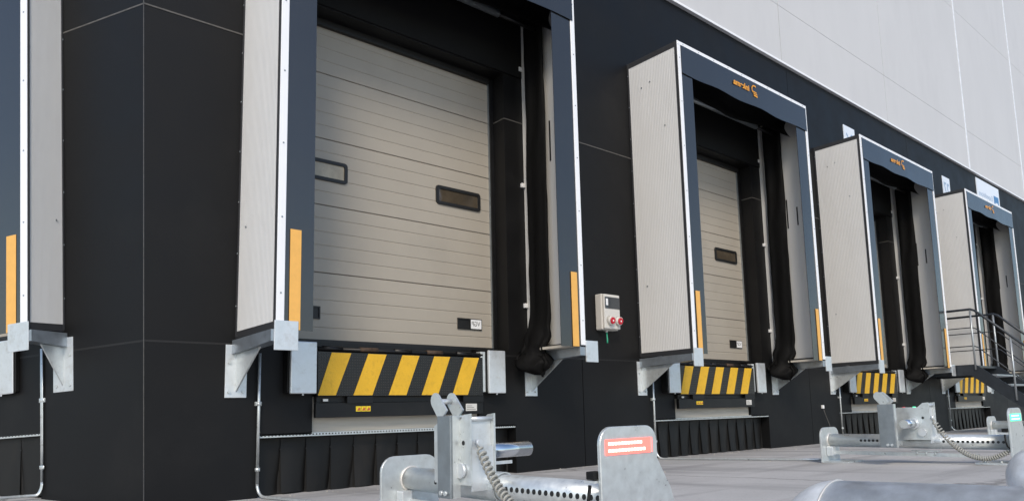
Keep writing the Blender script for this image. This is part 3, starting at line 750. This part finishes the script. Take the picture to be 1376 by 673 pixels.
# ------------------------------------------------------------------ wheel guide pipes
def wheel_guide(x, label):
    r = .135; y0 = -4.17-r; y1 = -9.5; n = 36
    zc = lambda y: gz(y)+r
    t = thing('wheel_guide', (x, y0, gz(y0)), label, 'wheel guide', 'large wheel guide pipes on the yard')
    m = MB(); vs = []; fs = []; L_ = 14
    rings = [(y0, r), (y1, r)]
    body = MB().sweep([(x, y0-.0005, zc(y0)), (x, -6, zc(-6)), (x, -8.9, zc(-8.9)), (x, y1, zc(-9))], r, seg=n); body.build('pipe', 'pipe', t)
    pr = [(y0+r*math.sin(R(90*i/L_)), r*math.cos(R(90*i/L_))) for i in range(L_+1)]
    for (y, rr) in pr:
        for i in range(n): vs.append((x+rr*math.cos(2*math.pi*i/n), y, zc(y0)+rr*math.sin(2*math.pi*i/n)))
    for j in range(L_):
        for i in range(n): fs.append((j*n+i, j*n+(i+1) % n, (j+1)*n+(i+1) % n, (j+1)*n+i))
    m.add(vs, fs, True); m.build('dome_end', 'pipe', t)
    MB().sweep([(x+math.cos(a)*(r+.0005), y0, zc(y0)+math.sin(a)*(r+.0005)) for a in [i*math.pi/20 for i in range(41)]], .0028, seg=6, caps=False).build('weld_seam', 'weld', t)
    for y in (-5.2, -8.6): B(x-.1, x+.1, y-.1, y+.1, gz(y)+.0, gz(y)+.02).build('foot_plate', 'galv', t)
    return t
wheel_guide(1.76, 'long galvanised wheel guide pipe with domed end at bottom right')
wheel_guide(3.52, 'domed wheel guide pipe end peeking in at the right edge')

# ------------------------------------------------------------------ stairs between the third and fourth bay
def stairs():
    t = thing('steel_stairs', (14.2, -1.1, 0), 'dark steel stairs with landing and railings beside the farthest dock bay', 'stairs')
    xa, xb = 13.62, 14.78; zl = 1.15; ye = -1.0; sl_ = .93
    yb = ye-(zl-.05)/sl_
    B(xa, xb, ye, -.003, zl-.035, zl).build('landing', 'stair', t)
    for x in (xa, xb-.012):
        MB().prism([(-.003, zl+.012), (ye-.02, zl+.012), (yb-.05, gz(yb)+.13), (yb-.05, gz(yb)+.001), (yb+.09, gz(yb)+.001), (ye+.06, zl-.17), (-.003, zl-.17)], 'x', x-.014, x-.001).build('stringer', 'stair', t)
    n = 6
    for i in range(1, n+1):
        z = zl-i*(zl-gz(yb))/(n+.6); y = ye-(zl-z)/sl_
        B(xa, xb-.014, y-.14, y+.11, z-.03, z, bev=.003, seg=1).build('tread', 'tread', t)
    zt_ = .94
    def rail(x, h, r, nm):
        e = yb+.05
        MB().sweep([(x, -.01, zl+h), (x, ye-.03, zl+h), (x, ye-.09, zl+h-.03), (x, e, zl+h-(ye-e)*sl_)], r, seg=10).build(nm, 'stair', t)
    for x in (xa-.02, xb-.008):
        rail(x, zt_, .02, 'handrail'); rail(x, zt_*.67, .0085, 'mid_rail'); rail(x, zt_*.34, .0085, 'mid_rail')
        for y in (-.06, ye-.02, ye-.56, yb+.1):
            base = zl if y > ye-.1 else zl+(y-ye)*sl_
            MB().cyl((x, y, base-.08), (x, y, base+zt_), .016, seg=10).build('post', 'tread', t)
    return t
stairs()

# ------------------------------------------------------------------ small things on the wall
def socket_box():
    t = thing('socket_box', (5.68, 0, 1.378), 'light grey socket box with two red sockets on the black wall', 'socket box')
    x0, x1, z0, z1 = 5.50, 5.755, 1.385, 1.765
    B(x0, x1, -.095, -.001, z0, z1, bev=.012).build('housing', 'boxgrey', t)
    B(x0+.008, x1-.004, -.125, -.0955, z0+.01, z1-.006, bev=.008).build('cover', 'boxgrey', t)
    wn = B(x0+.018, x1-.012, -.133, -.1255, z1-.155, z1-.035, bev=.005).build('breaker_window', 'tint', t)
    B(x0+.028, x0+.06, -.1345, -.1335, z1-.125, z1-.055).build('breaker_label', 'paper', wn)
    for i, x in enumerate((x0+.085, x1-.05)):
        sk = MB().cyl((x, -.125, z0+.10), (x, -.165, z0+.092), .047, .044, seg=24).build('socket', 'boxgrey', t)
        MB().cyl((x, -.1655, z0+.092), (x, -.176, z0+.09), .036, .033, seg=24).build('socket_lid', 'red', sk)
        MB().cyl((x, -.1765, z0+.09), (x, -.178, z0+.09), .010, seg=10).build('lid_mark', 'paper', sk)
    MB().cyl((5.6, -.06, z0+.0), (5.6, -.06, z0-.02), .014, seg=12).build('cable_gland', 'boxgrey', t)
    MB().sweep([(5.6, -.06, z0-.015), (5.602, -.062, z0-.06), (5.598, -.07, z0-.1), (5.583, -.082, z0-.135)], .0085, seg=8).build('cable_tail', 'green', t)
socket_box()
def sensor():
    t = thing('wall_sensor', (10.27, 0, .5), 'tiny white wall sensor with thin dangling cable behind the middle restraint', 'sensor')
    B(10.22, 10.262, -.03, -.001, .50, .55, bev=.004).build('housing', 'paper', t)
    MB().sweep([(10.241, -.02, .502), (10.27, -.03, .42), (10.34, -.05, .25), (10.40, -.08, .03)], .005, seg=6).build('cable', 'joint', t)
sensor()
def number_sign(x, s, label):
    t = thing('number_sign', (x+.2, 0, 4.8), label, 'sign', 'bay number signs on the upper wall')
    B(x, x+.40, -.012, -.001, 4.72, 5.2).build('board', 'signwhite', t)
    text_on_y(MB(), s, x+.045, -.014, 4.80, .40, .31, True, .004).build('lettering', 'signtext', t, fix=False)
number_sign(11.695, '26', 'pale number sign peeking over the third dock shelter')
number_sign(16.08, '27', 'pale number sign peeking over the farthest dock shelter')
t = thing('direction_sign', (19, 0, 4.8), 'white sign with blue symbol and faint text above the farthest shelter', 'sign')
B(18.2, 19.76, -.016, -.001, 4.70, 5.59).build('board', 'signwhite', t)
text_on_y(MB(), 'Expeditions', 18.3, -.018, 5.20, .17, .95, True).build('lettering', 'signtext', t, fix=False)
B(19.34, 19.68, -.02, -.017, 5.05, 5.36).build('symbol', 'signblue', t)
B(19.42, 19.6, -.023, -.021, 5.10, 5.2).build('symbol_mark', 'signwhite', t)

gr = MB(); rng_ = random.Random(3)
for i in range(420):                                                  # grit swept against the wall foot
    x = rng_.uniform(1.6, 16); y = -abs(rng_.gauss(.03, .16))-.004; r = rng_.uniform(.003, .010)
    if rng_.random() < .25: y -= rng_.uniform(0, 1.6)
    z = ground_z(x, y); a = rng_.uniform(0, 6.3)
    vs = [(x+r*math.cos(a+k*2.09)*rng_.uniform(.7, 1.3), y+r*math.sin(a+k*2.09)*rng_.uniform(.7, 1.3), z-.001) for k in range(3)]+[(x, y, z+r*rng_.uniform(.5, 1.1))]
    gr.add(vs, [(0, 1, 3), (1, 2, 3), (2, 0, 3), (0, 2, 1)])
go2 = gr.build('grit', 'concrete', origin=(0, 0, 0)); go2['kind'] = 'stuff'; go2['label'] = 'small grit and crumbs lying along the wall foot'; go2['category'] = 'grit'

for o in bpy.data.objects:
    if '_o' in o: del o['_o']
